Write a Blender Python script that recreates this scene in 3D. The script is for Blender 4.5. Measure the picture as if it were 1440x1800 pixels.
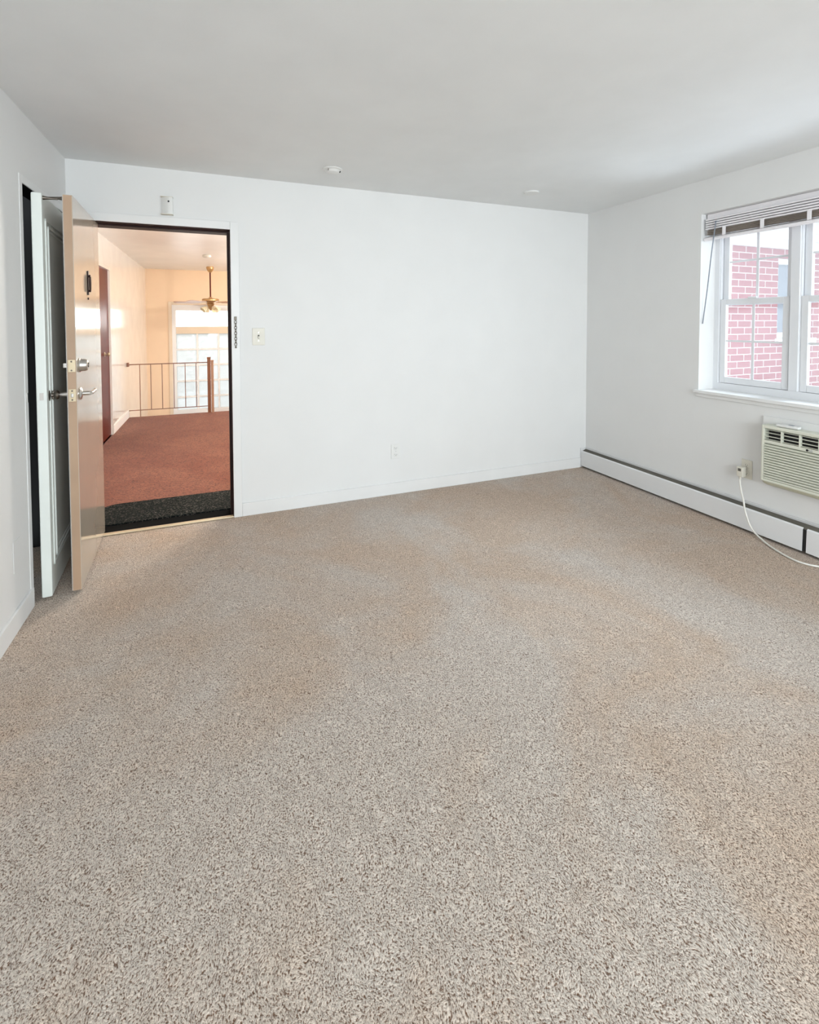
import bpy, bmesh, math, random
from mathutils import Vector, Matrix
random.seed(7)
for o in list(bpy.data.objects): bpy.data.objects.remove(o, do_unlink=True)
SC = bpy.context.scene
COL = SC.collection
PI = math.pi

# ------------------------------------------------------------------ camera
yaw, pitch, roll = -0.38552, -0.03394, 0.00206
cd = bpy.data.cameras.new('camera'); cam = bpy.data.objects.new('camera', cd); COL.objects.link(cam)
Rm = Matrix.Rotation(yaw, 3, 'Z') @ Matrix.Rotation(pitch, 3, 'X') @ Matrix.Rotation(roll, 3, 'Y')
rt, fw, up = Rm @ Vector((1, 0, 0)), Rm @ Vector((0, 1, 0)), Rm @ Vector((0, 0, 1))
mw = Matrix((rt, up, -fw)).transposed().to_4x4()
mw.translation = Vector((-3.326, -3.635, 1.4008))
cam.matrix_world = mw
cd.sensor_fit = 'VERTICAL'; cd.sensor_height = 36.0; cd.sensor_width = 28.8
cd.lens = 839.78 * 36.0 / 1800.0
cd.shift_y = -(900 - 596.03) / 1800.0
cd.clip_start = 0.02; cd.clip_end = 200
SC.camera = cam

# ------------------------------------------------------------------ world, lights, exposure
SC.view_settings.view_transform = 'Standard'; SC.view_settings.look = 'None'
SC.view_settings.gamma = 1.0; SC.view_settings.use_curve_mapping = False
SC.view_settings.exposure = 0.0
world = bpy.data.worlds.new('world'); SC.world = world; world.use_nodes = True
bg = world.node_tree.nodes['Background']
bg.inputs[0].default_value = (0.86, 0.93, 1.0, 1); bg.inputs[1].default_value = 2.3


def area(name, loc, rot, sx, sy, power, color, portal=False):
    l = bpy.data.lights.new(name, 'AREA'); l.shape = 'RECTANGLE'; l.size = sx; l.size_y = sy
    l.energy = power; l.color = color
    if portal: l.cycles.is_portal = True
    o = bpy.data.objects.new(name, l); COL.objects.link(o); o.location = loc; o.rotation_euler = rot
    return o


def point(name, loc, power, color, r=0.05):
    l = bpy.data.lights.new(name, 'POINT'); l.energy = power; l.color = color; l.shadow_soft_size = r
    o = bpy.data.objects.new(name, l); COL.objects.link(o); o.location = loc
    return o


def aim(loc, target):
    return (Vector(target) - Vector(loc)).to_track_quat('-Z', 'Y').to_euler()


def daylight(name, loc, target, sx, sy, power, color, spread=180):
    o = area(name, loc, aim(loc, target), sx, sy, power, color)
    o.data.spread = math.radians(spread)
    return o


# daylight outside the wide window in the wall behind the photographer
daylight('rear_daylight', (-2.1, -7.1, 1.7), (-2.1, 0, 1.25), 3.2, 1.9, 330, (0.90, 0.945, 1.0))
# open sky high outside the right hand window, and the bright ground below it
daylight('side_sky', (4.6, -3.2, 5.0), (0, -1.97, 1.5), 2.6, 2.2, 50, (0.78, 0.88, 1.0), 44)
daylight('side_ground', (3.2, -2.6, -2.2), (0, -1.97, 1.6), 3.2, 2.6, 34, (0.78, 0.87, 1.0), 50)
# open sky outside the stairwell window
daylight('stair_daylight', (-2.6, 9.6, 2.2), (-2.6, 5.0, .6), 5.0, 4.0, 380, (1.0, 0.97, 0.93))
point('hall_fill_lamp', (-2.5, 1.3, 2.14), 90, (1.0, 0.94, 0.86), 0.12)  # added lamp, kept out of view, to light the hallway
point('landing_fill_lamp', (-1.9, 4.4, 2.15), 95, (1.0, 0.94, 0.86), 0.12)  # second unseen lamp, added to boost hallway brightness


# ------------------------------------------------------------------ materials
def newmat(name):
    m = bpy.data.materials.new(name); m.use_nodes = True
    return m, m.node_tree, m.node_tree.nodes['Principled BSDF']


def paint(name, col, rough=0.6, bump=0.05, scale=140, var=0.02, metal=0.0, spec=0.5, coat=0.0):
    """procedural paint / plastic / metal: slight mottling plus fine bump"""
    m, nt, b = newmat(name)
    N = nt.nodes.new; L = nt.links.new
    tc = N('ShaderNodeTexCoord')
    n = N('ShaderNodeTexNoise'); n.inputs['Scale'].default_value = scale; n.inputs['Detail'].default_value = 3
    L(tc.outputs['Object'], n.inputs['Vector'])
    n2 = N('ShaderNodeTexNoise'); n2.inputs['Scale'].default_value = 3.5; n2.inputs['Detail'].default_value = 3
    L(tc.outputs['Object'], n2.inputs['Vector'])
    r = N('ShaderNodeMapRange'); r.inputs['From Min'].default_value = .3; r.inputs['From Max'].default_value = .7
    r.inputs['To Min'].default_value = 1 - var; r.inputs['To Max'].default_value = 1 + var
    L(n2.outputs['Fac'], r.inputs['Value'])
    mx = N('ShaderNodeVectorMath'); mx.operation = 'SCALE'; mx.inputs[0].default_value = col
    L(r.outputs[0], mx.inputs['Scale']); L(mx.outputs[0], b.inputs['Base Color'])
    b.inputs['Roughness'].default_value = rough; b.inputs['Metallic'].default_value = metal
    b.inputs['Specular IOR Level'].default_value = spec; b.inputs['Coat Weight'].default_value = coat
    b.inputs['Coat Roughness'].default_value = 0.12
    if bump:
        bp = N('ShaderNodeBump'); bp.inputs['Strength'].default_value = bump; bp.inputs['Distance'].default_value = 0.002
        L(n.outputs['Fac'], bp.inputs['Height']); L(bp.outputs[0], b.inputs['Normal'])
    return m


def carpet(name, ca, cb, cdark, tuft=130, patch=0.9, bump=1.0, stretch=(1, 1, 1), sheen=.25, edge=(.34, .52)):
    m, nt, b = newmat(name)
    N = nt.nodes.new; L = nt.links.new
    tc = N('ShaderNodeTexCoord')
    # slight warping makes the tufts lean in wandering rows
    wn = N('ShaderNodeTexNoise'); wn.inputs['Scale'].default_value = 9; wn.inputs['Detail'].default_value = 2
    L(tc.outputs['Object'], wn.inputs['Vector'])
    wm = N('ShaderNodeVectorMath'); wm.operation = 'SCALE'; wm.inputs['Scale'].default_value = 0.05
    L(wn.outputs['Color'], wm.inputs[0])
    wa = N('ShaderNodeVectorMath'); wa.operation = 'ADD'
    L(tc.outputs['Object'], wa.inputs[0]); L(wm.outputs[0], wa.inputs[1])
    mp = N('ShaderNodeMapping'); mp.inputs['Rotation'].default_value = (0, 0, 0.45); mp.inputs['Scale'].default_value = stretch
    L(wa.outputs[0], mp.inputs['Vector'])
    n1 = N('ShaderNodeTexNoise'); n1.inputs['Scale'].default_value = tuft; n1.inputs['Detail'].default_value = 2.5
    n1.inputs['Roughness'].default_value = 0.6
    L(mp.outputs[0], n1.inputs['Vector'])
    v1 = N('ShaderNodeTexVoronoi'); v1.inputs['Scale'].default_value = tuft * 0.9
    L(mp.outputs[0], v1.inputs['Vector'])
    n2 = N('ShaderNodeTexNoise'); n2.inputs['Scale'].default_value = patch; n2.inputs['Detail'].default_value = 4
    n2.inputs['Roughness'].default_value = 0.62; n2.inputs['Distortion'].default_value = 0.6
    L(tc.outputs['Object'], n2.inputs['Vector'])
    pr = N('ShaderNodeValToRGB'); pr.color_ramp.elements[0].position = .40; pr.color_ramp.elements[1].position = .60
    pr.color_ramp.elements[0].color = (*ca, 1); pr.color_ramp.elements[1].color = (*cb, 1)
    L(n2.outputs['Fac'], pr.inputs['Fac'])
    dr = N('ShaderNodeValToRGB'); dr.color_ramp.elements[0].position = edge[0]; dr.color_ramp.elements[1].position = edge[1]
    dr.color_ramp.elements[0].color = (1, 1, 1, 1); dr.color_ramp.elements[1].color = (0, 0, 0, 1)
    L(n1.outputs['Fac'], dr.inputs['Fac'])
    mx = N('ShaderNodeMixRGB'); L(dr.outputs['Color'], mx.inputs['Fac']); L(pr.outputs['Color'], mx.inputs[1])
    mx.inputs[2].default_value = (*cdark, 1)
    # per tuft tint
    tv = N('ShaderNodeMapRange'); tv.inputs['To Min'].default_value = .82; tv.inputs['To Max'].default_value = 1.16
    sp = N('ShaderNodeSeparateColor'); L(v1.outputs['Color'], sp.inputs[0]); L(sp.outputs[0], tv.inputs['Value'])
    sc = N('ShaderNodeVectorMath'); sc.operation = 'SCALE'; L(mx.outputs[0], sc.inputs[0]); L(tv.outputs[0], sc.inputs['Scale'])
    L(sc.outputs[0], b.inputs['Base Color'])
    b.inputs['Roughness'].default_value = 0.95; b.inputs['Specular IOR Level'].default_value = 0.15
    b.inputs['Sheen Weight'].default_value = sheen; b.inputs['Sheen Roughness'].default_value = 0.5
    bp = N('ShaderNodeBump'); bp.inputs['Strength'].default_value = bump; bp.inputs['Distance'].default_value = 0.006
    L(n1.outputs['Fac'], bp.inputs['Height']); L(bp.outputs[0], b.inputs['Normal'])
    return m


def brick(name, c1, c2, mortar):
    m, nt, b = newmat(name)
    N = nt.nodes.new; L = nt.links.new
    tc = N('ShaderNodeTexCoord'); sx = N('ShaderNodeSeparateXYZ'); L(tc.outputs['Object'], sx.inputs[0])
    ad = N('ShaderNodeMath'); ad.operation = 'ADD'; L(sx.outputs[0], ad.inputs[0]); L(sx.outputs[1], ad.inputs[1])
    cx = N('ShaderNodeCombineXYZ'); L(ad.outputs[0], cx.inputs[0]); L(sx.outputs[2], cx.inputs[1])
    br = N('ShaderNodeTexBrick'); br.inputs['Scale'].default_value = 1
    br.inputs['Brick Width'].default_value = 0.205; br.inputs['Row Height'].default_value = 0.068
    br.inputs['Mortar Size'].default_value = 0.0048; br.inputs['Bias'].default_value = 0
    br.inputs['Color1'].default_value = (*c1, 1); br.inputs['Color2'].default_value = (*c2, 1)
    br.inputs['Mortar'].default_value = (*mortar, 1)
    L(cx.outputs[0], br.inputs['Vector']); L(br.outputs['Color'], b.inputs['Base Color'])
    bp = N('ShaderNodeBump'); bp.inputs['Strength'].default_value = .4; bp.inputs['Distance'].default_value = -.005
    L(br.outputs['Fac'], bp.inputs['Height']); L(bp.outputs[0], b.inputs['Normal'])
    b.inputs['Roughness'].default_value = .9
    return m


def glass(name, haze=0.08, hazecol=(0.9, 0.93, 0.95), pattern=False):
    m = bpy.data.materials.new(name); m.use_nodes = True; nt = m.node_tree
    nt.nodes.remove(nt.nodes['Principled BSDF'])
    N = nt.nodes.new; L = nt.links.new
    out = nt.nodes['Material Output']
    tr = N('ShaderNodeBsdfTransparent'); tr.inputs[0].default_value = (.97, .985, .98, 1)
    gl = N('ShaderNodeBsdfGlossy'); gl.inputs['Roughness'].default_value = 0.02
    tl = N('ShaderNodeBsdfTranslucent'); tl.inputs[0].default_value = (*hazecol, 1)
    m1 = N('ShaderNodeMixShader'); m1.inputs[0].default_value = haze
    L(tr.outputs[0], m1.inputs[1]); L(tl.outputs[0], m1.inputs[2])
    lw = N('ShaderNodeLayerWeight'); lw.inputs['Blend'].default_value = 0.5
    pw = N('ShaderNodeMath'); pw.operation = 'POWER'; pw.inputs[1].default_value = 5.0; L(lw.outputs['Facing'], pw.inputs[0])
    fr = N('ShaderNodeMath'); fr.operation = 'MULTIPLY_ADD'; fr.inputs[1].default_value = .95; fr.inputs[2].default_value = .04
    L(pw.outputs[0], fr.inputs[0])
    m2 = N('ShaderNodeMixShader'); L(fr.outputs[0], m2.inputs[0]); L(m1.outputs[0], m2.inputs[1]); L(gl.outputs[0], m2.inputs[2])
    L(m2.outputs[0], out.inputs[0])
    if pattern:
        tc = N('ShaderNodeTexCoord'); n = N('ShaderNodeTexNoise'); n.inputs['Scale'].default_value = 14
        n.inputs['Detail'].default_value = 4; n.inputs['Distortion'].default_value = 1.2
        L(tc.outputs['Object'], n.inputs['Vector'])
        r = N('ShaderNodeMapRange'); r.inputs['From Min'].default_value = .35; r.inputs['From Max'].default_value = .65
        r.inputs['To Min'].default_value = haze - .05; r.inputs['To Max'].default_value = min(1, haze + .05)
        L(n.outputs['Fac'], r.inputs['Value']); L(r.outputs[0], m1.inputs[0])
    return m


def emit(name, col, s):
    m, nt, b = newmat(name)
    b.inputs['Base Color'].default_value = (.9, .88, .84, 1)
    b.inputs['Emission Color'].default_value = (*col, 1); b.inputs['Emission Strength'].default_value = s
    b.inputs['Roughness'].default_value = .4
    return m


M = dict(
    wall=paint('wall_paint', (.80, .80, .79), .62, .08, 90, .012),
    ceil=paint('ceiling_paint', (.83, .845, .845), .8, .10, 110, .02),
    trim=paint('trim_paint', (.82, .82, .81), .38, .04, 60, .02),
    closet=paint('closet_paint', (.80, .84, .80), .42, .04, 60, .03),
    closetdark=paint('closet_shade_black', (.03, .03, .03), .9, .05, 60, .03),  # near-black stands for the shade inside the closet
    leaf=paint('door_enamel', (.56, .48, .39), .12, .012, 30, .03, spec=.6, coat=.55),
    leafedge=paint('door_edge_paint', (.46, .31, .205), .5, .1, 50, .08),
    darkframe=paint('dark_brown_enamel', (.022, .007, .006), .5, .1, 40, .2, spec=.2),
    brown=paint('brown_enamel', (.105, .012, .005), .34, .05, 40, .12, spec=.12),
    black=paint('black_sill_and_shade', (.008, .008, .008), 1.0, 0, 40, .1, spec=.05),  # black of the door sill, also painted shade in the closet gap
    steel=paint('satin_steel', (.62, .60, .57), .28, .03, 200, .05, metal=1),
    darksteel=paint('dark_steel', (.16, .14, .12), .4, .03, 200, .1, metal=1),
    brass=paint('brass', (.62, .52, .36), .42, .03, 200, .08, metal=.6),
    agedbrass=paint('aged_brass', (.50, .30, .13), .35, .05, 60, .12, metal=.7),
    vinyl=paint('white_vinyl', (.80, .81, .83), .35, 0, 60, .01),
    blind=paint('blind_white', (.92, .89, .91), .45, .05, 60, .02),
    blinddark=paint('blind_shadow_brown', (.30, .25, .21), .6, .2, 90, .15),  # shade among the lowest slats put into a brown colour
    plastic=paint('white_plastic', (.80, .80, .78), .35, 0, 60, .01),
    ivory=paint('ivory_plastic', (.74, .71, .62), .4, .02, 60, .03),
    acfront=paint('ac_cream', (.76, .77, .66), .42, .02, 60, .02),
    acside=paint('ac_cream_shadow', (.70, .70, .54), .5, .02, 40, .05),  # cream with the yellowish shadow below the unit put into it
    acdark=paint('ac_dark', (.02, .02, .02), .6, 0, 40, .1),
    acgap=paint('ac_gap_shade', (.16, .17, .12), .7, 0, 40, .1),  # darker tone stands for shade between the grille ribs
    heater=paint('heater_enamel', (.80, .80, .80), .35, .03, 50, .02),
    heaterdark=paint('heater_damper', (.12, .11, .09), .6, .3, 60, .2),
    cord=paint('cord_vinyl', (.78, .76, .70), .4, .02, 50, .02),
    hallwall=paint('hall_cream', (.88, .84, .79), .12, .04, 12, .04, coat=.6),
    peach=paint('hall_peach', (.90, .67, .46), .6, .06, 60, .02),
    hallceil=paint('hall_ceiling', (.90, .87, .82), .35, .05, 6, .03),
    iron=paint('painted_iron', (.26, .13, .09), .5, .1, 60, .1),
    wood=paint('newel_wood', (.26, .11, .055), .45, .3, 60, .2),
    lightwood=paint('pale_newel_wood', (.50, .30, .20), .45, .2, 60, .15),
    hallwhite=paint('hall_window_white', (.92, .91, .89), .4, .02, 60, .01),
    halltan=paint('hall_window_tan', (.80, .66, .50), .5, .02, 60, .02),
    ext=paint('exterior_white', (.85, .85, .84), .6, .05, 30, .02),
    extgrey=paint('exterior_grey', (.24, .27, .32), .5, .05, 30, .05),
    roof=paint('roof_shingle', (.18, .18, .19), .9, .4, 20, .2),
    ground=paint('outside_ground', (.30, .31, .28), .9, .3, 5, .2),
    trunkm=paint('bark', (.2, .16, .12), .9, .5, 20, .3),
    chain=paint('chain_metal', (.16, .14, .11), .45, 0, 200, .1, metal=.6),
    glass=glass('window_glass', .075),
    hallglass=glass('patterned_glass', .92, (.49, .495, .485), True),
    dome=emit('fill_lamp_dome', (1.0, .86, .68), 3.0),  # glow of the added hallway fixtures
    shade=paint('lamp_shade_glass', (.88, .78, .55), .3, .02, 40, .02),
    carpet=carpet('beige_carpet', (.655, .505, .385), (.685, .60, .52), (.155, .082, .045), 290, 1.1, 1.0, (1.0, .7, 1), .2, (.36, .52)),
    hallcarpet=carpet('red_carpet', (.185, .050, .024), (.235, .080, .042), (.07, .014, .009), 75, 1.3, .8, (1, 1, 1), .15),
    mat=carpet('black_mat', (.06, .055, .048), (.12, .11, .095), (.003, .006, .006), 80, 3, 1.0, (1, 1, 1), 0, (.52, .66)),
    brick=brick('red_brick', (.41, .145, .158), (.36, .115, .128), (.66, .60, .60)),
)


# ------------------------------------------------------------------ mesh helpers
class MB:
    def __init__(self): self.bm = bmesh.new()

    def box(self, x0, x1, y0, y1, z0, z1, bev=0.0, mat=None):
        t = bmesh.new(); bmesh.ops.create_cube(t, size=1)
        for v in t.verts:
            v.co = Vector(((x0 + x1) / 2 + v.co.x * abs(x1 - x0), (y0 + y1) / 2 + v.co.y * abs(y1 - y0), (z0 + z1) / 2 + v.co.z * abs(z1 - z0)))
        if bev: bmesh.ops.bevel(t, geom=t.edges[:], offset=bev, segments=2, profile=.5, affect='EDGES')
        return self.merge(t, mat)

    def merge(self, t, mat=None):
        if mat: bmesh.ops.transform(t, matrix=mat, verts=t.verts)
        me = bpy.data.meshes.new('tmp'); t.to_mesh(me); t.free()
        self.bm.from_mesh(me); bpy.data.meshes.remove(me)
        return self

    def cyl(self, p0, p1, r0, r1=None, seg=20, caps=True):
        r1 = r0 if r1 is None else r1
        p0, p1 = Vector(p0), Vector(p1); d = p1 - p0
        t = bmesh.new(); bmesh.ops.create_cone(t, cap_ends=caps, segments=seg, radius1=r0, radius2=r1, depth=d.length)
        q = Vector((0, 0, 1)).rotation_difference(d.normalized()).to_matrix().to_4x4()
        return self.merge(t, Matrix.Translation((p0 + p1) / 2) @ q)

    def lathe(self, prof, origin=(0, 0, 0), axis=(0, 0, 1), seg=32):
        t = bmesh.new(); rings = []
        for r, z in prof:
            rings.append([t.verts.new((max(r, 1e-5) * math.cos(2 * PI * i / seg), max(r, 1e-5) * math.sin(2 * PI * i / seg), z)) for i in range(seg)])
        for a, b in zip(rings, rings[1:]):
            for i in range(seg): t.faces.new((a[i], a[(i + 1) % seg], b[(i + 1) % seg], b[i]))
        t.faces.new(rings[0][::-1]); t.faces.new(rings[-1])
        q = Vector((0, 0, 1)).rotation_difference(Vector(axis).normalized()).to_matrix().to_4x4()
        return self.merge(t, Matrix.Translation(origin) @ q)

    def tube(self, pts, r, seg=12, sub=8, radii=None):
        P = [Vector(p) for p in pts]
        if sub > 1 and len(P) > 2:      # Catmull-Rom
            Q = []
            E = [P[0] * 2 - P[1]] + P + [P[-1] * 2 - P[-2]]
            for i in range(1, len(E) - 2):
                for k in range(sub):
                    t = k / sub; a, b, c, d = E[i - 1], E[i], E[i + 1], E[i + 2]
                    Q.append(0.5 * ((2 * b) + (c - a) * t + (2 * a - 5 * b + 4 * c - d) * t * t + (3 * b - a - 3 * c + d) * t ** 3))
            Q.append(P[-1]); P = Q
        t = bmesh.new(); rings = []; n = None
        for i, p in enumerate(P):
            tg = (P[min(i + 1, len(P) - 1)] - P[max(i - 1, 0)]).normalized()
            if n is None: n = tg.orthogonal().normalized()
            n = (n - tg * n.dot(tg)).normalized(); bn = tg.cross(n)
            rr = r if radii is None else radii[0] + (radii[1] - radii[0]) * i / (len(P) - 1)
            rings.append([t.verts.new(p + (n * math.cos(2 * PI * k / seg) + bn * math.sin(2 * PI * k / seg)) * rr) for k in range(seg)])
        for a, b in zip(rings, rings[1:]):
            for k in range(seg): t.faces.new((a[k], a[(k + 1) % seg], b[(k + 1) % seg], b[k]))
        t.faces.new(rings[0][::-1]); t.faces.new(rings[-1])
        return self.merge(t)

    def prism(self, poly, z0, z1, mat=None):
        t = bmesh.new()
        a = [t.verts.new((x, y, z0)) for x, y in poly]; b = [t.verts.new((x, y, z1)) for x, y in poly]
        n = len(poly); t.faces.new(a[::-1]); t.faces.new(b)
        for i in range(n): t.faces.new((a[i], a[(i + 1) % n], b[(i + 1) % n], b[i]))
        bmesh.ops.recalc_face_normals(t, faces=t.faces)
        return self.merge(t, mat)

    def prism_y(self, poly_xz, y0, y1):
        """profile in the XZ plane run along Y"""
        return self.prism([(x, z) for x, z in poly_xz], y0, y1, Matrix(((1, 0, 0, 0), (0, 0, 1, 0), (0, 1, 0, 0), (0, 0, 0, 1))))

    def build(self, name, m, parent=None, smooth=True, loc=None):
        bmesh.ops.recalc_face_normals(self.bm, faces=self.bm.faces)
        me = bpy.data.meshes.new(name)
        if smooth:
            for f in self.bm.faces: f.smooth = True
            for e in self.bm.edges:
                if len(e.link_faces) == 2 and e.calc_face_angle(0) > math.radians(35): e.smooth = False
        self.bm.to_mesh(me); self.bm.free()
        o = bpy.data.objects.new(name, me); COL.objects.link(o)
        me.materials.append(M[m] if isinstance(m, str) else m)
        if smooth:
            wn = o.modifiers.new('weighted_normal', 'WEIGHTED_NORMAL'); wn.keep_sharp = True; wn.weight = 80
        if parent: o.parent = parent
        if loc: o.location = loc
        return o


def tag(o, label=None, cat=None, group=None, kind=None):
    if label: o['label'] = label
    if cat: o['category'] = cat
    if group: o['group'] = group
    if kind: o['kind'] = kind
    return o


def thing(name, loc, label, cat, rz=0, group=None, kind=None):
    o = bpy.data.objects.new(name, None); COL.objects.link(o); o.empty_display_size = .1
    o.location = loc; o.rotation_euler = (0, 0, rz)
    return tag(o, label, cat, group, kind)


def S(o, label, cat): return tag(o, label, cat, None, 'structure')


def off(o, loc):
    """keep world-space mesh data while its thing sits at loc (unrotated)"""
    for v in o.data.vertices: v.co -= Vector(loc)
    return o


H = 2.44; LX = -4.19; RY = -6.4; HX = -4.55; HR = -1.15
OL, OR, OH = -4.085, -3.222, 2.062       # entry opening

# ------------------------------------------------------------------ room shell
S(MB().box(LX - .3, .0, RY, 0.10, -.12, 0).build('floor', 'carpet'), 'beige speckled cut pile carpet covering the whole room floor', 'carpet')
S(MB().box(LX - .08, .3, RY - .15, .15, H, H + .12).build('ceiling', 'ceil'), 'smooth flat white ceiling of the empty room', 'ceiling')
w = MB()
w.box(LX - .6, OL, 0, .15, -.12, H).box(OR, 0, 0, .15, -.12, H).box(OL, OR, 0, .15, OH, H)
S(w.build('wall_back', 'wall'), 'plain white far wall holding the open entry doorway', 'wall')
# left wall with closet opening
CY0, CY1, CH = -.756, -.06, 2.085
w = MB().box(LX - .08, LX, RY, CY0, -.12, H).box(LX - .08, LX, CY1, 0, -.12, H).box(LX - .08, LX, CY0, CY1, CH, H)
S(w.build('wall_left', 'wall'), 'plain white left wall with the closet opening', 'wall')
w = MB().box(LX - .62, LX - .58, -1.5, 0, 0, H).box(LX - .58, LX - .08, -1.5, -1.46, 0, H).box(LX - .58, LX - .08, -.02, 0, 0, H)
S(w.build('wall_closet', 'closetdark'), 'inner closet walls with shade painted in as near-black', 'wall')
# right wall with window opening
WY0, WY1, WZ0, WZ1 = -1.16, -2.78, .90, 2.195
w = MB().box(0, .28, WY0, .15, -.12, H).box(0, .28, RY, WY1, -.12, H).box(0, .28, WY1, WY0, -.12, WZ0).box(0, .28, WY1, WY0, WZ1, H)
S(w.build('wall_right', 'wall'), 'plain white right wall around the window', 'wall')
# rear wall (behind the photographer) with wide window
w = MB().box(LX - .08, -3.7, RY - .15, RY, -.12, H).box(-.5, .28, RY - .15, RY, -.12, H)
w.box(-3.7, -.5, RY - .15, RY, -.12, .75).box(-3.7, -.5, RY - .15, RY, 2.25, H)
S(w.build('wall_front', 'wall'), 'white wall behind the viewpoint with a wide window', 'wall')
t = thing('window_3', (-2.1, RY - .08, .75), 'wide white framed window in the wall behind the viewpoint', 'window', kind='structure')
f = MB()
for x in (-1.6, -.56, .50, 1.54): f.box(x, x + .06, -.04, .04, 0, 1.5, .004)
f.box(-1.6, 1.6, -.04, .04, 0, .06, .004).box(-1.6, 1.6, -.04, .04, 1.44, 1.5, .004)
f.build('frame', 'vinyl', t)
MB().box(-1.55, 1.55, -.004, .004, .05, 1.45).build('glass', 'glass', t)

# baseboards
S(MB().box(-3.165, -.07, -.013, 0, 0, .095, .003).build('baseboard_back', 'trim'), 'low white baseboard along the far wall', 'baseboard')
S(MB().box(LX, LX + .013, RY, -.78, 0, .095, .003).build('baseboard_left', 'trim'), 'low white baseboard along the left wall', 'baseboard')

# entry door frame
t = thing('trim_1', (OR, 0, 0), 'entry door frame, white faced outside with a dark brown inner jamb', 'door frame', kind='structure')
c = MB().box(OR, OR + .057, -.014, 0, 0, OH + .055, .003).box(OL - .05, OR, -.014, 0, OH, OH + .055, .003)
off(c.build('casing', 'trim', t), (OR, 0, 0))
c = MB().box(OR - .006, OR, -.006, .15, 0, OH).box(OL, OR, -.004, .15, OH - .006, OH)
c.box(OR - .020, OR - .006, .045, .15, 0, OH).box(OL, OR, .05, .15, OH - .016, OH - .006)
c.box(OL, OL + .006, 0, .15, 0, OH)
o = off(c.build('jamb', 'darkframe', t), (OR, 0, 0)); o['label'] = 'dark brown inner jamb'
o = off(MB().box(OL + .03, OR, -.012, .022, 0, .012, .004).build('threshold', 'brass', t), (OR, 0, 0)); o['label'] = 'thin pale metal threshold strip'
o = off(MB().box(OL, OR, .024, .15, -.02, .006).build('sill', 'black', t), (OR, 0, 0)); o['label'] = 'black door sill'

# closet frame
t = thing('trim_2', (LX, CY0, 0), 'flat white casing around the closet opening', 'door frame', kind='structure')
c = MB().box(LX, LX + .004, CY0 - .038, CY0, 0, CH + .038, .0015).box(LX, LX + .004, CY0, CY1 + .03, CH, CH + .038, .0015)
off(c.build('casing', 'trim', t), (LX, CY0, 0))
c = MB().box(LX - .075, LX - .001, CY0, CY0 + .004, 0, CH).box(LX - .078, LX - .001, CY0 + .004, CY1, CH - .004, CH)
off(c.build('jamb', 'black', t), (LX, CY0, 0))['label'] = 'closet opening jamb painted black as the shade in the gap'  # black colour stands for darkness in the closet gap
c = MB().box(LX + .0035, LX + .006, CY0 - .022, CY0 - .006, 1.015, 1.06, .001)
off(c.build('strike_plate', 'steel', t), (LX, CY0, 0))['label'] = 'small worn metal strike plate'

# ------------------------------------------------------------------ entry door (door_1): local x along leaf, y=0 is the hall side face
d1 = thing('door_1', (-4.0306, .05, 0), 'beige glossy entry door standing wide open into the room', 'door', rz=math.radians(-87.1), kind='structure')
LW = .772
MB().box(0, LW, -.040, 0, .014, 2.052).build('leaf', 'leaf', d1)
MB().box(LW - .001, LW + .0015, -.038, -.003, .016, 2.050).build('leaf_edge', 'leafedge', d1)['label'] = 'tan unpainted edge of the door'
MB().box(0.002, LW - .0005, -.0425, -.0395, .016, 2.050).build('inner_skin', 'leafedge', d1)  # unseen face toned darker to cut bounce light between the doors


def plate(z0, z1):
    p = MB().box(LW + .001, LW + .0035, -.036, -.005, z0, z1, .001)
    o = p.build('edge_plate', 'brass', d1)
    for z in (z0 + .009, z1 - .009): MB().lathe([(0, 0), (.0042, 0), (.003, .0015), (0, .002)], (LW + .0035, -.021, z), (1, 0, 0), 12).build('screw', 'darksteel', o)
    return o


plate(1.152, 1.215)
p2 = plate(1.000, 1.064)
MB().box(LW + .003, LW + .012, -.026, -.014, 1.022, 1.042, .002).build('latch_bolt', 'steel', p2)
# deadbolt cylinder with guard collar on the hall face
db = MB().lathe([(.0, 0), (.036, 0), (.037, .004), (.033, .008), (.031, .030), (.026, .038), (.020, .040), (.0, .040)], (LW - .068, 0, 1.182), (0, 1, 0), 36).build('deadbolt', 'steel', d1)
MB().lathe([(.0, 0), (.013, 0), (.012, .004), (0, .004)], (LW - .068, .040, 1.182), (0, 1, 0), 20).build('keyway', 'darksteel', db)
tb = MB().lathe([(0, 0), (.022, 0), (.022, .005), (.008, .008), (.008, .014), (0, .014)], (LW - .068, -.0425, 1.182), (0, -1, 0), 24)
tb.box(LW - .073, LW - .063, -.070, -.052, 1.170, 1.194, .002)
tb.build('thumb_turn', 'steel', d1)
# lever handle, hall side
lv = MB().lathe([(0, 0), (.032, 0), (.033, .005), (.026, .010), (.012, .014), (.011, .045), (0, .045)], (LW - .068, 0, 1.032), (0, 1, 0), 30)
lv.tube([(LW - .066, .048, 1.032), (LW - .085, .052, 1.033), (LW - .12, .053, 1.036), (LW - .16, .054, 1.034), (LW - .188, .050, 1.038)], .009, 12, 6, (.011, .007))
lv.build('lever_handle', 'steel', d1)
MB().box(LW - .006, LW - .0005, -.0432, -.0400, .016, 2.050, .0005).build('edge_bead', 'trim', d1)['label'] = 'thin white bead along the door edge'
ih = MB().lathe([(0, 0), (.030, 0), (.030, .005), (.013, .010), (.010, .045), (.012, .058), (.024, .064), (.026, .072), (.022, .078), (0, .079)], (LW - .068, -.0425, 1.032), (0, -1, 0), 30)
ih.build('inner_handle', 'steel', d1)
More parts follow.
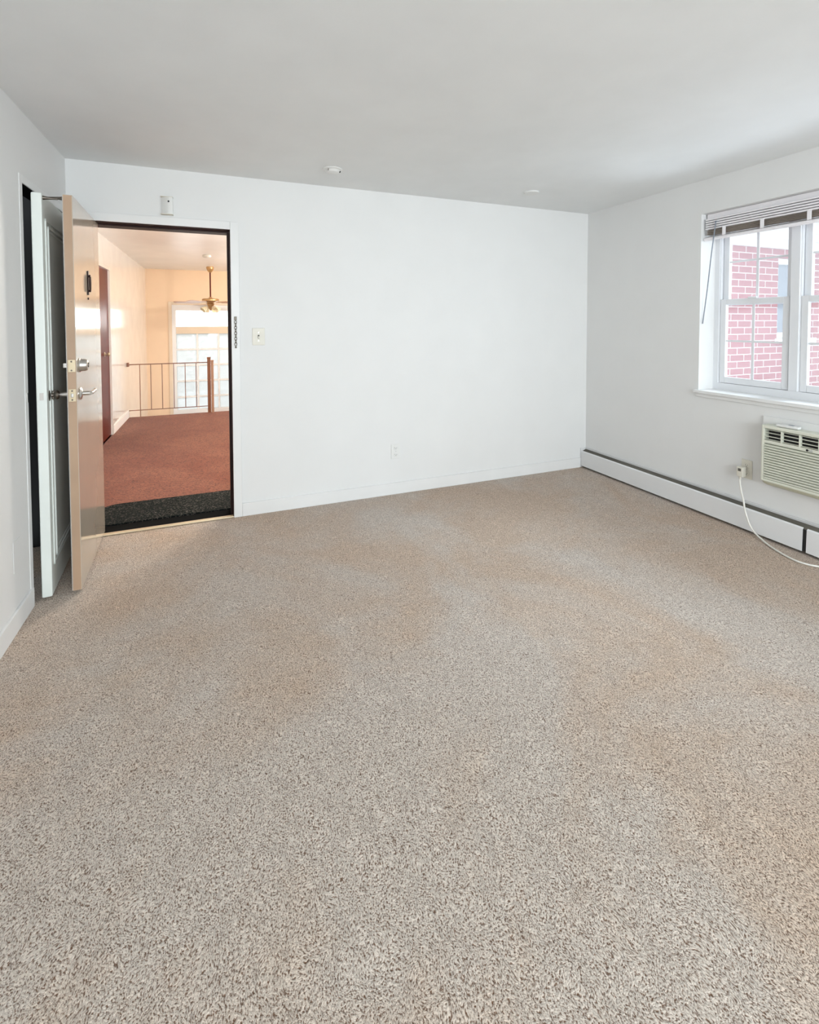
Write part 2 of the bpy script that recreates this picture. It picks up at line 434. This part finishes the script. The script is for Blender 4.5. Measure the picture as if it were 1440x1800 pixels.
# knocker
kn = MB().box(.395, .420, 0, .006, 1.565, 1.706, .003)
kn.cyl((.4075, .006, 1.675), (.4075, .015, 1.675), .008, seg=16)
kn.tube([(.401, .013, 1.672), (.397, .013, 1.64), (.400, .013, 1.60), (.4075, .013, 1.590), (.415, .013, 1.60), (.418, .013, 1.64), (.414, .013, 1.672)], .004, 10, 5)
kn.cyl((.4075, 0, 1.59), (.4075, .016, 1.59), .007, seg=16)
kn.cyl((.4075, 0, 1.545), (.4075, .005, 1.545), .006, seg=16)
kn.build('door_knocker', 'darkframe', d1)
MB().tube([(LW - .02, -.042, 2.035), (LW - .02, -.060, 2.035), (LW - .02, -.105, 2.034)], .005, 12, 3, (.011, .004)).build('door_bumper', 'darksteel', d1)
for z in (.25, 1.0, 1.8):
    h = MB().cyl((-.006, -.048, z), (-.006, -.048, z + .1), .007, seg=14).box(-.004, .03, -.044, -.0425, z, z + .1)
    h.build('hinge', 'darksteel', d1)

# ------------------------------------------------------------------ closet door (door_2)
d2 = thing('door_2', (-4.159, -.070, 0), 'white panelled closet door slightly ajar behind the entry door', 'door', rz=math.radians(-86.15), kind='structure')
CW = .672
MB().box(0, CW, -.046, 0, .012, 2.050, .008).build('leaf', 'closet', d2)
pm = MB()
z0, z1, x0, x1 = .16, 1.93, .045, CW - .040
for a, b, wd in ((0, .007, .014), (.034, .011, .012), (.052, .006, .010)):
    pm.box(x0 + a, x1 - a, 0, b, z0 + a, z0 + a + wd, .002).box(x0 + a, x1 - a, 0, b, z1 - a - wd, z1 - a, .002)
    pm.box(x0 + a, x0 + a + wd, 0, b, z0 + a, z1 - a, .002).box(x1 - a - wd, x1 - a, 0, b, z0 + a, z1 - a, .002)
pm.build('panel_moulding', 'closet', d2)
ck = MB().lathe([(0, 0), (.030, 0), (.031, .004), (.012, .007), (.010, .016), (.020, .020), (.024, .030), (.020, .038), (0, .040)], (CW - .055, 0, 1.034), (0, 1, 0), 30)
ck.build('door_knob', 'darksteel', d2)
MB().box(CW, CW + .0015, -.031, -.014, 1.018, 1.054, .0005).build('latch_plate', 'steel', d2)['label'] = 'small metal latch plate on the door edge'
MB().tube([(CW - .02, 0, 2.028), (CW - .02, .018, 2.028), (CW - .02, .062, 2.027)], .005, 12, 3, (.011, .004)).build('door_bumper', 'darksteel', d2)

# ------------------------------------------------------------------ hallway and stairwell beyond the entry door
FY, SY = 6.7, 4.5
HC = 2.44
S(MB().box(HX - .05, HR + .1, .10, SY, -.25, 0).build('floor_hall', 'hallcarpet'), 'rust red carpet of the hallway outside the entry door', 'carpet')
S(MB().box(HX - .1, HR + .1, .15, FY + .15, HC, HC + .1).build('ceiling_hall', 'hallceil'), 'glossy cream ceiling of the hallway', 'ceiling')
w = MB().box(HX - .1, HX, .15, 2.32, -1.8, HC).box(HX - .1, HX, 3.34, FY, -1.8, HC).box(HX - .1, HX, 2.32, 3.34, 2.08, HC).box(HX - .1, HX, 2.32, 3.34, -1.8, 0)
S(w.build('wall_hall_left', 'hallwall'), 'glossy cream left wall of the hallway', 'wall')
S(MB().box(HR, HR + .1, .15, FY, -1.8, HC).build('wall_hall_right', 'hallwall'), 'cream right wall of the hallway', 'wall')
GX0, GX1, GZ0, GZ1 = -4.11, -1.64, -.55, 1.76
w = MB().box(HX - .1, GX0, FY, FY + .15, -1.8, HC).box(GX1, HR + .1, FY, FY + .15, -1.8, HC)
w.box(GX0, GX1, FY, FY + .15, GZ1, HC).box(GX0, GX1, FY, FY + .15, -1.8, GZ0)
S(w.build('wall_hall_far', 'peach'), 'peach far wall of the stairwell around the tall window', 'wall')
S(MB().box(HX - .1, HR + .1, SY - .02, FY + .15, -1.9, -1.8).build('floor_stairwell', 'hallcarpet'), 'rust red floor at the foot of the stairwell', 'floor')
S(MB().box(HX, HX + .014, 3.345, SY, 0, .11, .003).build('baseboard_hall', 'hallwhite'), 'cream baseboard along the hallway left wall', 'baseboard')
stw = MB()
for i in range(7): stw.box(-3.36, HR, SY + .26 * i, SY + .26 * (i + 1), -1.8, -.2 - .2 * i)
tag(stw.build('staircase', 'hallcarpet'), 'rust red carpeted stairs going down beyond the railing', 'stairs', None, 'structure')
# neighbouring apartment door
S(MB().box(HX - .02, HX + .012, 2.30, 2.345, 0, 2.10, .003).box(HX - .02, HX + .012, 3.30, 3.345, 0, 2.10, .003).box(HX - .02, HX + .012, 2.345, 3.30, 2.06, 2.10, .003).build('trim_3', 'hallwall'), 'cream frame round the brown hallway door', 'door frame')
d3 = thing('door_3', (HX - .012, 2.345, 0), 'dark reddish brown closed door in the hallway left wall', 'door', kind='structure')
MB().box(-.04, 0, 0, .955, .008, 2.06, .003).build('leaf', 'brown', d3)
MB().lathe([(0, 0), (.028, 0), (.028, .004), (.011, .008), (.010, .025), (.025, .034), (.027, .046), (.020, .055), (0, .057)], (0, .68, 1.03), (1, 0, 0), 28).build('door_knob', 'brass', d3)

# stairwell window
w2 = thing('window_2', (GX0, FY, 0), 'tall white lattice window with a clear transom in the stairwell', 'window', kind='structure')
f = MB()
f.box(GX0 - .06, GX0 + .0, FY - .02, FY, GZ0 - .06, GZ1 + .06, .004).box(GX1, GX1 + .06, FY - .02, FY, GZ0 - .06, GZ1 + .06, .004)
f.box(GX0, GX1, FY - .02, FY, GZ1, GZ1 + .06, .004).box(GX0, GX1, FY - .02, FY, GZ0 - .06, GZ0, .004)
off(f.build('casing', 'halltan', w2), (GX0, FY, 0))
f = MB()
f.box(GX0, GX0 + .07, FY, FY + .1, GZ0, GZ1).box(GX1 - .07, GX1, FY, FY + .1, GZ0, GZ1).box(GX0 + .07, GX1 - .07, FY, FY + .1, 1.65, GZ1).box(GX0 + .07, GX1 - .07, FY, FY + .1, GZ0, -.30)
off(f.build('frame', 'hallwhite', w2), (GX0, FY, 0))
f = MB().box(GX0 + .07, GX1 - .07, FY - .01, FY + .1, 1.195, 1.335, .004)
off(f.build('transom_bar', 'halltan', w2), (GX0, FY, 0))['label'] = 'tan bar between transom and lattice'
xs = [-3.665, -3.277, -2.889, -2.501, -2.113]; zs = [.886, .575, .262, -.052]
for x in xs: off(MB().box(x - .017, x + .017, FY + .01, FY + .05, -.30, 1.195, .003).build('muntin', 'hallwhite', w2), (GX0, FY, 0))
for z in zs: off(MB().box(GX0 + .07, GX1 - .07, FY + .012, FY + .048, z - .017, z + .017, .003).build('muntin', 'hallwhite', w2), (GX0, FY, 0))
off(MB().box(GX0 + .07, GX1 - .07, FY + .03, FY + .036, -.30, 1.195).build('lattice_glass', 'hallglass', w2), (GX0, FY, 0))['label'] = 'grey patterned glass behind the lattice'
off(MB().box(GX0 + .07, GX1 - .07, FY + .05, FY + .056, 1.335, 1.65).build('transom_glass', 'glass', w2), (GX0, FY, 0))

# railing
rl = thing('stair_railing', (-3.44, SY - .03, 0), 'thin brown iron railing with square newels at the hallway end', 'railing')
B = (-3.44, SY - .03, 0)
off(MB().box(HX + .005, -3.445, SY - .037, SY - .023, .782, .797, .003).build('top_rail', 'iron', rl), B)
off(MB().box(HX + .005, -3.445, SY - .036, SY - .024, .098, .110, .003).build('bottom_rail', 'iron', rl), B)
for i, x in enumerate((-4.385, -4.24, -4.088, -3.929, -3.771, -3.618)):
    off(MB().cyl((x, SY - .03, 0 if i == 0 else .10), (x, SY - .03, .79), .0055, seg=10).build('baluster', 'iron', rl), B)
off(MB().box(HX, HX + .03, SY - .06, SY, .76, .82, .004).build('wall_bracket', 'iron', rl), B)
n1 = MB().box(-3.456, -3.408, SY - .054, SY - .006, 0, .855, .005).box(-3.460, -3.404, SY - .058, SY - .002, .845, .872, .008)
off(n1.build('newel_post', 'wood', rl), B)
n2 = MB().box(-3.404, -3.364, SY - .05, SY - .01, 0, .815, .005).box(-3.407, -3.361, SY - .053, SY - .007, .80, .825, .006)
o = off(n2.build('newel_post', 'lightwood', rl), B); o['label'] = 'paler shorter newel post'

# ceiling fan
FX, FYY = -3.405, 5.95
fan = thing('ceiling_fan', (FX, FYY, HC), 'brass ceiling fan on a long rod hanging over the stairwell', 'ceiling fan')
MB().lathe([(0, 0), (.062, 0), (.066, -.02), (.055, -.06), (.028, -.095), (.016, -.105), (0, -.105)][::-1]).build('canopy', 'agedbrass', fan)
MB().cyl((0, 0, -.10), (0, 0, -.56), .0125, seg=16).build('down_rod', 'brown', fan)
mt = MB().lathe([(0, -.555), (.022, -.555), (.028, -.575), (.06, -.58), (.135, -.588), (.148, -.60), (.148, -.625), (.130, -.635), (.07, -.65), (.062, -.668), (0, -.668)][::-1])
mt.build('motor_housing', 'agedbrass', fan)
MB().lathe([(0, -.665), (.055, -.668), (.072, -.685), (.066, -.70), (.038, -.74), (.024, -.775), (.012, -.80), (0, -.80)][::-1]).build('light_fitter', 'agedbrass', fan)
for k in range(5):
    a = 2 * PI * k / 5 + .35
    t = bmesh.new()
    outline = [(.20, -.045), (.28, -.058), (.60, -.068), (.64, -.050), (.65, 0), (.64, .050), (.60, .068), (.28, .058), (.20, .045)]
    lo = [t.verts.new((x, y, -.004 + y * .2)) for x, y in outline]; hi = [t.verts.new((x, y, .004 + y * .2)) for x, y in outline]
    t.faces.new(lo[::-1]); t.faces.new(hi)
    for i in range(len(outline)): t.faces.new((lo[i], lo[(i + 1) % 9], hi[(i + 1) % 9], hi[i]))
    m = MB(); m.merge(t, Matrix.Translation((0, 0, -.655)) @ Matrix.Rotation(a, 4, 'Z'))
    bl = m.build('blade', 'lightwood', fan)
    m = MB(); b = bmesh.new(); bmesh.ops.create_cube(b, size=1)
    for v in b.verts: v.co = Vector((.165 + v.co.x * .13, v.co.y * .03, v.co.z * .006))
    m.merge(b, Matrix.Translation((0, 0, -.648)) @ Matrix.Rotation(a, 4, 'Z')); m.build('blade_arm', 'agedbrass', bl)
for k in range(4):
    a = 2 * PI * k / 4 + .5
    dx, dy = math.cos(a), math.sin(a)
    m = MB().lathe([(.018, 0), (.024, .01), (.036, .04), (.052, .085), (.056, .10), (.053, .10), (.034, .042), (.02, .012)], (dx * .075, dy * .075, -.735), (dx * .75, dy * .75, -.65), 24)
    m.build('lamp_shade', 'shade', fan)
sm = MB().lathe([(0, 0), (.055, 0), (.062, -.008), (.060, -.028), (.035, -.038), (0, -.040)][::-1]).build('smoke_detector', 'ivory', None, loc=(-3.435, 4.34, HC))
tag(sm, 'small round beige detector on the hallway ceiling before the fan', 'smoke detector')
for lx, ly, lab in ((-2.5, 1.3, 'added out-of-view round fill light on the hallway ceiling near the entry door'), (-1.9, 4.4, 'added out-of-view round fill light on the hallway ceiling above the stairs')):
    cl = thing('hall_fill_fixture', (lx, ly, HC), lab, 'ceiling light', group='added hallway fill lights')  # unseen fixtures added around the hallway fill lamps
    MB().lathe([(0, 0), (.16, 0), (.165, -.02), (.15, -.03), (0, -.03)][::-1]).build('base', 'brass', cl)
    MB().lathe([(.14, -.03), (.135, -.07), (.10, -.10), (.05, -.115), (0, -.118)][::-1]).build('glass_shade', 'dome', cl)

# door mat
poly = []
X0, X1, Y0, Y1, r = -4.15, -3.05, .155, .575, .13
for cx, cy, a0 in ((X0 + r, Y0 + r * .5, 180), (X1 - r, Y0 + r * .5, 270), (X1 - r, Y1 - r, 0), (X0 + r, Y1 - r, 90)):
    ry = r * .5 if cy < .3 else r
    for k in range(7):
        a = math.radians(a0 + 15 * k); poly.append((cx + r * math.cos(a), cy + ry * math.sin(a)))
tag(MB().prism(poly, 0, .014).build('door_mat', 'mat'), 'black textured doormat on the red hallway carpet at the threshold', 'door mat')

# ------------------------------------------------------------------ window_1: three double hung units
W1 = (.155, -1.97, WZ0)
w1 = thing('window_1', W1, 'white triple double hung window with divided panes on the right wall', 'window', kind='structure')
f = MB()
FX0, FX1 = .155, .26
f.box(FX0, FX1, WY0 - .036, WY0, WZ0, WZ1).box(FX0, FX1, WY1, WY1 + .036, WZ0, WZ1)
f.box(FX0, FX1, WY1 + .036, WY0 - .036, WZ0, WZ0 + .05).box(FX0, FX1, WY1 + .036, WY0 - .036, WZ1 - .05, WZ1)
for i in (1, 2):
    yc = WY0 - .54 * i
    f.box(FX0 - .004, FX1, yc - .027, yc + .027, WZ0 + .05, WZ1 - .05, .003)
for i in range(3):                      # side tracks
    y0 = WY0 - .54 * i - (.036 if i == 0 else .027); y1 = WY0 - .54 * (i + 1) + (.036 if i == 2 else .027)
    f.box(FX0 + .008, FX0 + .014, y0 - .006, y0, WZ0 + .05, WZ1 - .05)
off(f.build('frame', 'vinyl', w1), W1)


def sash(x0, x1, y0, y1, z0, z1, rail_b, rail_t, st=.040):
    s = MB().box(x0, x1, y0 - st, y0, z0, z1, .003).box(x0, x1, y1, y1 + st, z0, z1, .003)
    s.box(x0, x1, y1 + st, y0 - st, z0, z0 + rail_b, .003).box(x0, x1, y1 + st, y0 - st, z1 - rail_t, z1, .003)
    o = off(s.build('sash', 'vinyl', w1), W1)
    xc = (x0 + x1) / 2
    off(MB().box(xc - .002, xc + .002, y1 + st, y0 - st, z0 + rail_b, z1 - rail_t).build('glass', 'glass', o), W1)
    ym = (y0 + y1) / 2; zm = (z0 + rail_b + z1 - rail_t) / 2
    off(MB().box(xc - .007, xc - .003, ym - .009, ym + .009, z0 + rail_b, z1 - rail_t, .001).build('muntin', 'vinyl', o), W1)
    off(MB().box(xc - .0075, xc - .0035, y1 + st, y0 - st, zm - .007, zm + .007, .001).build('muntin', 'vinyl', o), W1)
    return o


for i in range(3):
    a = WY0 - .54 * i - (.040 if i == 0 else .030); b = WY0 - .54 * (i + 1) + (.040 if i == 2 else .030)
    sash(.196, .226, a, b, 1.525, 2.145, .045, .03)
    s = sash(.162, .192, a - .004, b + .004, .952, 1.570, .045, .040)
    ym = (a + b) / 2
    off(MB().box(.150, .163, ym - .03, ym + .03, 1.568, 1.580, .003).build('sash_lock', 'vinyl', s), W1)
off(MB().box(-.028, FX0, WY1 - .02, WY0 + .024, WZ0 - .024, WZ0 + .0005, .005).build('stool', 'trim', w1), W1)
off(MB().box(-.010, 0, WY1 - .01, WY0 + .014, WZ0 - .05, WZ0 - .024, .003).build('apron', 'trim', w1), W1)

# blind
BL = (.05, -1.97, 2.19)
bd = thing('window_blind', BL, 'white slatted blind pulled fully up at the top of the window', 'blind')
BY0, BY1 = WY0 - .012, WY1 + .012
off(MB().box(.045, .095, BY1, BY0, 2.150, 2.193, .003).build('headrail', 'blind', bd), BL)
s = MB()
for k in range(5):
    z = 2.076 + .0165 * k
    s.box(.018, .078, BY1 + .004, BY0 - .006, z, z + .0115, .004)
off(s.build('raised_slats', 'blind', bd), BL)
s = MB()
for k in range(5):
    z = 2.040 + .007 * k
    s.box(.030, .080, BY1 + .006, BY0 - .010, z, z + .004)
off(s.build('lower_slats', 'blinddark', bd), BL)['label'] = 'lower slats with shade painted in as brown'  # brown colour carries the shade of these slats
s = MB().prism_y([(.012, 2.006), (.022, 1.996), (.074, 2.020), (.076, 2.034), (.066, 2.036), (.014, 2.016)], BY1 + .0, BY0 - .0)
off(s.build('bottom_rail', 'blind', bd), BL)
for y in (-1.318, -1.573, -1.843, -2.12, -2.39, -2.64):
    off(MB().box(.0155, .019, y - .012, y + .012, 2.020, 2.082, .001).box(.019, .045, y - .012, y + .012, 2.080, 2.0825).build('ladder_tape', 'blind', bd), BL)
off(MB().tube([(.012, -1.262, 2.125), (.010, -1.235, 1.90), (.014, -1.205, 1.64), (.022, -1.168, 1.39)], .0035, 8, 4).box(.008, .05, -1.266, -1.258, 2.12, 2.128).build('tilt_wand', 'extgrey', bd), BL)

# ------------------------------------------------------------------ air conditioner
AY0, AY1, AZ0, AZ1 = -1.658, -2.275, .383, .745
AB = (0, (AY0 + AY1) / 2, AZ0)
ac = thing('air_conditioner', AB, 'cream wall air conditioner with ribbed grille below the window', 'air conditioner')
off(MB().box(-.012, 0, AY1 - .035, AY0 + .035, AZ0 - .02, AZ1 + .045, .004).build('wall_flange', 'trim', ac), AB)['label'] = 'white painted surround plate'
b = MB()
VZ0, VZ1 = .650, .722
b.box(-.082, -.012, AY0 - .018, AY0, AZ0, AZ1, .006).box(-.082, -.012, AY1, AY1 + .018, AZ0, AZ1, .006)
b.box(-.082, -.012, AY1 + .014, AY0 - .014, VZ1, AZ1, .006)
b.box(-.082, -.012, AY1 + .014, AY0 - .014, .630, VZ0, .002)
b.box(-.082, -.012, AY1 + .014, AY0 - .014, AZ0, .400, .004)
off(b.build('body', 'acfront', ac), AB)
off(MB().prism_y([(-.078, AZ0), (-.012, AZ0), (-.012, .345), (-.030, .350), (-.062, .366)], AY1 + .01, AY0 - .01).build('base_pan', 'acside', ac), AB)['label'] = 'lower edge and foam with a yellowish shadow in its colour'  # tapered bottom and foam, shadow on the wall painted in
off(MB().box(-.035, -.012, AY1 + .018, AY0 - .018, VZ0, VZ1).build('vent_cavity', 'acdark', ac), AB)['label'] = 'black air outlet cavity'
v = MB()
for z in (.6745, .6975): v.box(-.081, -.066, AY1 + .018, AY0 - .018, z - .0016, z + .0016)
yy = AY0 - .118
while yy > AY1 + .05:
    v.box(-.0825, -.062, yy - .0035, yy + .0035, VZ0, VZ1); yy -= .1
v.box(-.0815, -.06, AY1 + .018, AY0 - .018, VZ1 - .006, VZ1 - .004).box(-.0815, -.06, AY1 + .018, AY0 - .018, VZ0 + .004, VZ0 + .006)
off(v.build('vent_louvers', 'acfront', ac), AB)
off(MB().box(-.070, -.060, AY1 + .018, AY0 - .018, .400, .630).build('gap_shade_backing', 'acgap', ac), AB)['label'] = 'dark backing painted as the shade between the ribs'  # dark sheet painted as the shade in the rib gaps
g = MB()
for k in range(14):
    z = .4035 + .0162 * k
    g.prism_y([(-.071, z + .001), (-.0835, z - .001), (-.0845, z + .0075), (-.071, z + .0105)], AY1 + .020, AY0 - .020)
off(g.build('grille', 'acfront', ac), AB)
off(MB().cyl((-.0815, -1.917, .6395), (-.0835, -1.917, .6395), .0065, seg=24).build('emblem', 'acdark', ac), AB)['label'] = 'small dark round emblem'
tcv = bpy.data.curves.new('lettering', 'FONT'); tcv.body = 'LG'; tcv.size = .0155; tcv.extrude = .0004
tob = bpy.data.objects.new('lettering_tmp', tcv); COL.objects.link(tob)
bpy.context.view_layer.update()
me = bpy.data.meshes.new_from_object(tob.evaluated_get(bpy.context.evaluated_depsgraph_get()))
bpy.data.objects.remove(tob, do_unlink=True)
le = bpy.data.objects.new('lettering', me); COL.objects.link(le); me.materials.clear(); me.materials.append(M['extgrey'])
Rt = Matrix(((0, 0, -1, -.0828), (-1, 0, 0, -1.926), (0, 1, 0, .6340), (0, 0, 0, 1)))
me.transform(Rt); off(le, AB); le.parent = ac; le['label'] = 'tiny grey lettering beside the emblem'
# cord and plug belong to the appliance
cordpts = [(-.046, -1.508, .352), (-.050, -1.509, .325), (-.066, -1.530, .265), (-.088, -1.560, .215), (-.096, -1.580, .145), (-.100, -1.622, .055), (-.118, -1.705, .012), (-.170, -1.810, .008),
           (-.205, -1.925, .008), (-.190, -1.995, .008), (-.150, -2.045, .008), (-.115, -2.13, .010), (-.100, -2.25, .06), (-.085, -2.34, .25), (-.045, -2.33, .42), (-.035, -2.275, .44)]
off(MB().tube(cordpts, .0055, 12, 8).build('power_cord', 'cord', ac), AB)
pg = MB().box(-.060, -.020, -1.532, -1.490, .356, .424, .006).cyl((-.046, -1.508, .360), (-.046, -1.508, .338), .0095, .006, 14)
pg = off(pg.build('plug', 'ivory', ac), AB); pg['label'] = 'boxy beige plug in the lower socket'
off(MB().box(-.062, -.0595, -1.522, -1.502, .395, .414, .001).build('reset_button', 'heaterdark', pg), AB)

rc = thing('remote_control', (-.055, -1.80, AZ1 + .001), 'small white remote lying on top of the air conditioner', 'remote control', rz=math.radians(4))
MB().box(-.021, .021, -.062, .062, 0, .019, .009).build('body', 'plastic', rc)
MB().box(-.012, .010, -.030, -.002, .0185, .0200, .0006).build('display', 'extgrey', rc)

# ------------------------------------------------------------------ wall outlets, switch, sensor, plates
def duplex(name, pos, ax, label, matn, w=.078, h=.122, group=None):
    """ax 'back' faces -Y, 'right' faces -X"""
    t = thing(name, pos, label, 'outlet', rz=0 if ax == 'back' else -PI / 2)
    MB().box(-w / 2, w / 2, -.006, 0, -h / 2, h / 2, .0025).build('cover_plate', matn, t)
    for s in (-1, 1):
        f = MB().box(-.017, .017, -.0085, -.005, s * .0275 - .014, s * .0275 + .014, .003).build('socket', matn, t)
        k = MB().box(-.0075, -.0055, -.0090, -.0080, s * .0275 - .002, s * .0275 + .007).box(.0055, .0075, -.0090, -.0080, s * .0275 - .002, s * .0275 + .006)
        k.cyl((0, -.0080, s * .0275 - .007), (0, -.0090, s * .0275 - .007), .0028, seg=10)
        k.build('slot', 'heaterdark', f)
    MB().cyl((0, -.005, 0), (0, -.0075, 0), .0035, seg=12).build('screw', 'steel', t)
    return t


duplex('wall_outlet', (-1.976, 0, .352), 'back', 'white duplex outlet low on the far wall', 'plastic')
duplex('wall_outlet', (0, -1.524, .405), 'right', 'aged ivory outlet on the right wall beside the air conditioner', 'ivory', .070, .128)
sw = thing('light_switch', (-3.037, 0, 1.303), 'ivory toggle light switch on the far wall right of the doorway', 'light switch')
MB().box(-.043, .043, -.007, 0, -.062, .062, .003).build('cover_plate', 'ivory', sw)
MB().box(-.006, .006, -.009, -.006, -.013, .013, .001).build('toggle_slot', 'heaterdark', sw)
MB().box(-.0045, .0045, -.020, -.007, -.010, .002, .001).build('toggle', 'ivory', sw)
for z in (-.030, .030): MB().cyl((0, -.0065, z), (0, -.0082, z), .0035, seg=12).build('screw', 'steel', sw)

sn = thing('door_sensor', (-3.617, 0, 2.13), 'small white sensor box with dark dot above the entry doorway', 'sensor')
t = MB(); pr = [(-.036, 0)] + [(-.034 + .070 * (k / 8), -.012 - .034 * math.sin(PI * (k / 8) * .62)) for k in range(9)] + [(.036, 0)]
t.prism(pr, .003, .117); t.build('housing', 'plastic', sn)
for z in (0, .115): MB().box(-.037, .038, -.047, 0, z, z + .004, .001).build('end_cap', 'ivory', sn)
MB().lathe([(0, 0), (.0062, 0), (.005, .003), (0, .004)], (.012, -.044, .086), (.15, -1, 0), 16).build('lens', 'acdark', sn)

# door chain hanging on the frame
ch = thing('door_chain', (OR + .028, -.016, 1.434), 'thin metal security chain hanging on the white door frame', 'chain')
MB().box(-.009, .009, -.004, .002, -.012, .014, .002).build('chain_bracket', 'chain', ch)
z = -.014
for k in range(9):
    pts = []
    for a in range(9):
        an = 2 * PI * a / 8
        lx, lz = .0075 * math.cos(an), .0125 * math.sin(an)
        pts.append((lx, -.006, z - .0125 + lz) if k % 2 == 0 else (lx * .45, -.006 - lx * .7, z - .0125 + lz))
    MB().tube(pts, .0021, 8, 3).build('chain_link', 'chain', ch)
    z -= .0195
MB().tube([(0, -.006, z - .004), (0, -.006, z - .016)], .0045, 10, 1).lathe([(0, 0), (.007, .002), (.007, .006), (0, .008)], (0, -.006, z - .022), (0, 0, 1), 12).build('chain_end', 'chain', ch)

cp = thing('ceiling_fixture', (-2.578, -.415, H), 'round white ceiling cap with a dark clip nearer the doorway', 'ceiling cap')
MB().lathe([(0, 0), (.064, 0), (.066, -.006), (.060, -.010), (.050, -.011), (.040, -.024), (.020, -.028), (0, -.028)][::-1]).build('cover', 'plastic', cp)
MB().box(.045, .053, -.012, .0, -.019, -.009, .001).build('clip', 'acdark', cp)['label'] = 'tiny dark clip'
MB().box(-.040, -.036, -.046, -.038, -.024, -.012, .001).build('notch', 'heaterdark', cp)
cp = thing('ceiling_fixture', (-.974, -.435, H), 'flat round white ceiling cap close to the far right corner', 'ceiling cap')
MB().lathe([(0, 0), (.056, 0), (.058, -.004), (.058, -.010), (.054, -.012), (0, -.012)][::-1]).build('cover', 'plastic', cp)
MB().lathe([(.052, 0), (.062, 0), (.062, -.0022), (.052, -.0022)][::-1]).build('rim', 'ceil', cp)

# painted-over blank plate low on the left wall
tag(MB().box(LX, LX + .0022, -.99, -.914, .268, .410, .001).build('blank_wall_plate', 'wall'), 'painted over blank plate low on the left wall', 'wall plate')

# ------------------------------------------------------------------ baseboard heater along the right wall
HB = (0, -1.0, 0)
bh = thing('baseboard_heater', HB, 'long low white hydronic baseboard heater along the right wall', 'heater')
HE0, HJ0, HJ1, HE1 = -.004, -1.893, -1.915, -4.2
off(MB().box(-.006, 0, HE1, HE0, .02, .190, .001).box(-.014, 0, HE1, HE0, .183, .190, .002).build('back_panel', 'heater', bh), HB)
for a, b_ in ((HE0 - .006, HJ0), (HJ1, HE1)):
    p = MB().prism_y([(-.066, .018), (-.062, .018), (-.058, .150), (-.050, .158), (-.052, .161), (-.062, .153)], b_, a)
    off(p.build('front_cover', 'heater', bh), HB)
off(MB().prism_y([(-.054, .152), (-.052, .154), (-.008, .172), (-.008, .169)], HE1, HE0 - .004).build('damper', 'heaterdark', bh), HB)['label'] = 'dark damper in the top slot'
off(MB().box(-.066, 0, HE0 - .004, HE0, .016, .188, .001).build('end_cap', 'heater', bh), HB)
off(MB().box(-.055, -.008, HE1, HE0 - .006, .03, .09).cyl((-.03, HE1, .06), (-.03, HE0 - .006, .06), .012).build('fin_element', 'acdark', bh), HB)['label'] = 'dark heating fins inside'
off(MB().box(-.056, -.006, HJ1 - .01, HJ0 + .01, .018, .150).build('joint_gap_fill', 'acdark', bh), HB)['label'] = 'added black filler for the dark gap between the two covers'  # black block stands for the dark gap at the cover joint

# ------------------------------------------------------------------ outside: brick wing of the building
bw = thing('brick_building', (1.5, -.45, -2.8), 'red brick building wing seen through the window', 'building')
BB = (1.5, -.45, -2.8)
bx0, bx1, by = .30, 7.0, -.45
wx0, wx1, wz0, wz1 = 2.115, 2.70, 1.23, 2.07
b = MB().box(bx0, wx0, by, by + .25, -2.8, 2.16).box(wx1, bx1, by, by + .25, -2.8, 2.16).box(wx0, wx1, by, by + .25, -2.8, wz0).box(wx0, wx1, by, by + .25, wz1, 2.16)
off(b.build('brick_wall', 'brick', bw), BB)
off(MB().box(bx0, bx1, by - .03, by + .25, 2.16, 2.25).box(bx0, bx1, by - .07, by + .25, 2.25, 2.33).box(bx0, bx1, by - .40, by + .25, 2.45, 2.50).box(bx0, bx1, by - .10, by + .25, 2.33, 2.45).box(bx0, bx1, by - .42, by - .40, 2.43, 2.58).build('cornice', 'ext', bw), BB)
r_ = MB().prism([(-.42, 2.50), (-.42, 2.58), (2.2, 3.3), (2.2, 2.5)], bx0, bx1, Matrix(((0, 0, 1, 0), (1, 0, 0, by), (0, 1, 0, 0), (0, 0, 0, 1))))
off(r_.build('roof', 'roof', bw), BB)
wf = MB().box(wx0, wx0 + .05, by + .03, by + .1, wz0, wz1).box(wx1 - .05, wx1, by + .03, by + .1, wz0, wz1).box(wx0, wx1, by + .03, by + .1, wz1 - .06, wz1).box(wx0, wx1, by + .03, by + .1, wz0, wz0 + .06).box(wx0, wx1, by + .03, by + .1, 1.62, 1.67).box(wx0 - .03, wx1 + .03, by - .04, by + .1, wz0 - .05, wz0)
wf = off(wf.build('window', 'ext', bw), BB)
off(MB().box(wx0 + .04, wx1 - .04, by + .07, by + .075, wz0, wz1).build('pane', 'extgrey', wf), BB)
tag(MB().box(.28, 30, -30, 12, -3.0, -2.8).build('ground', 'ground'), 'ground outside below the window', 'ground', None, 'structure')
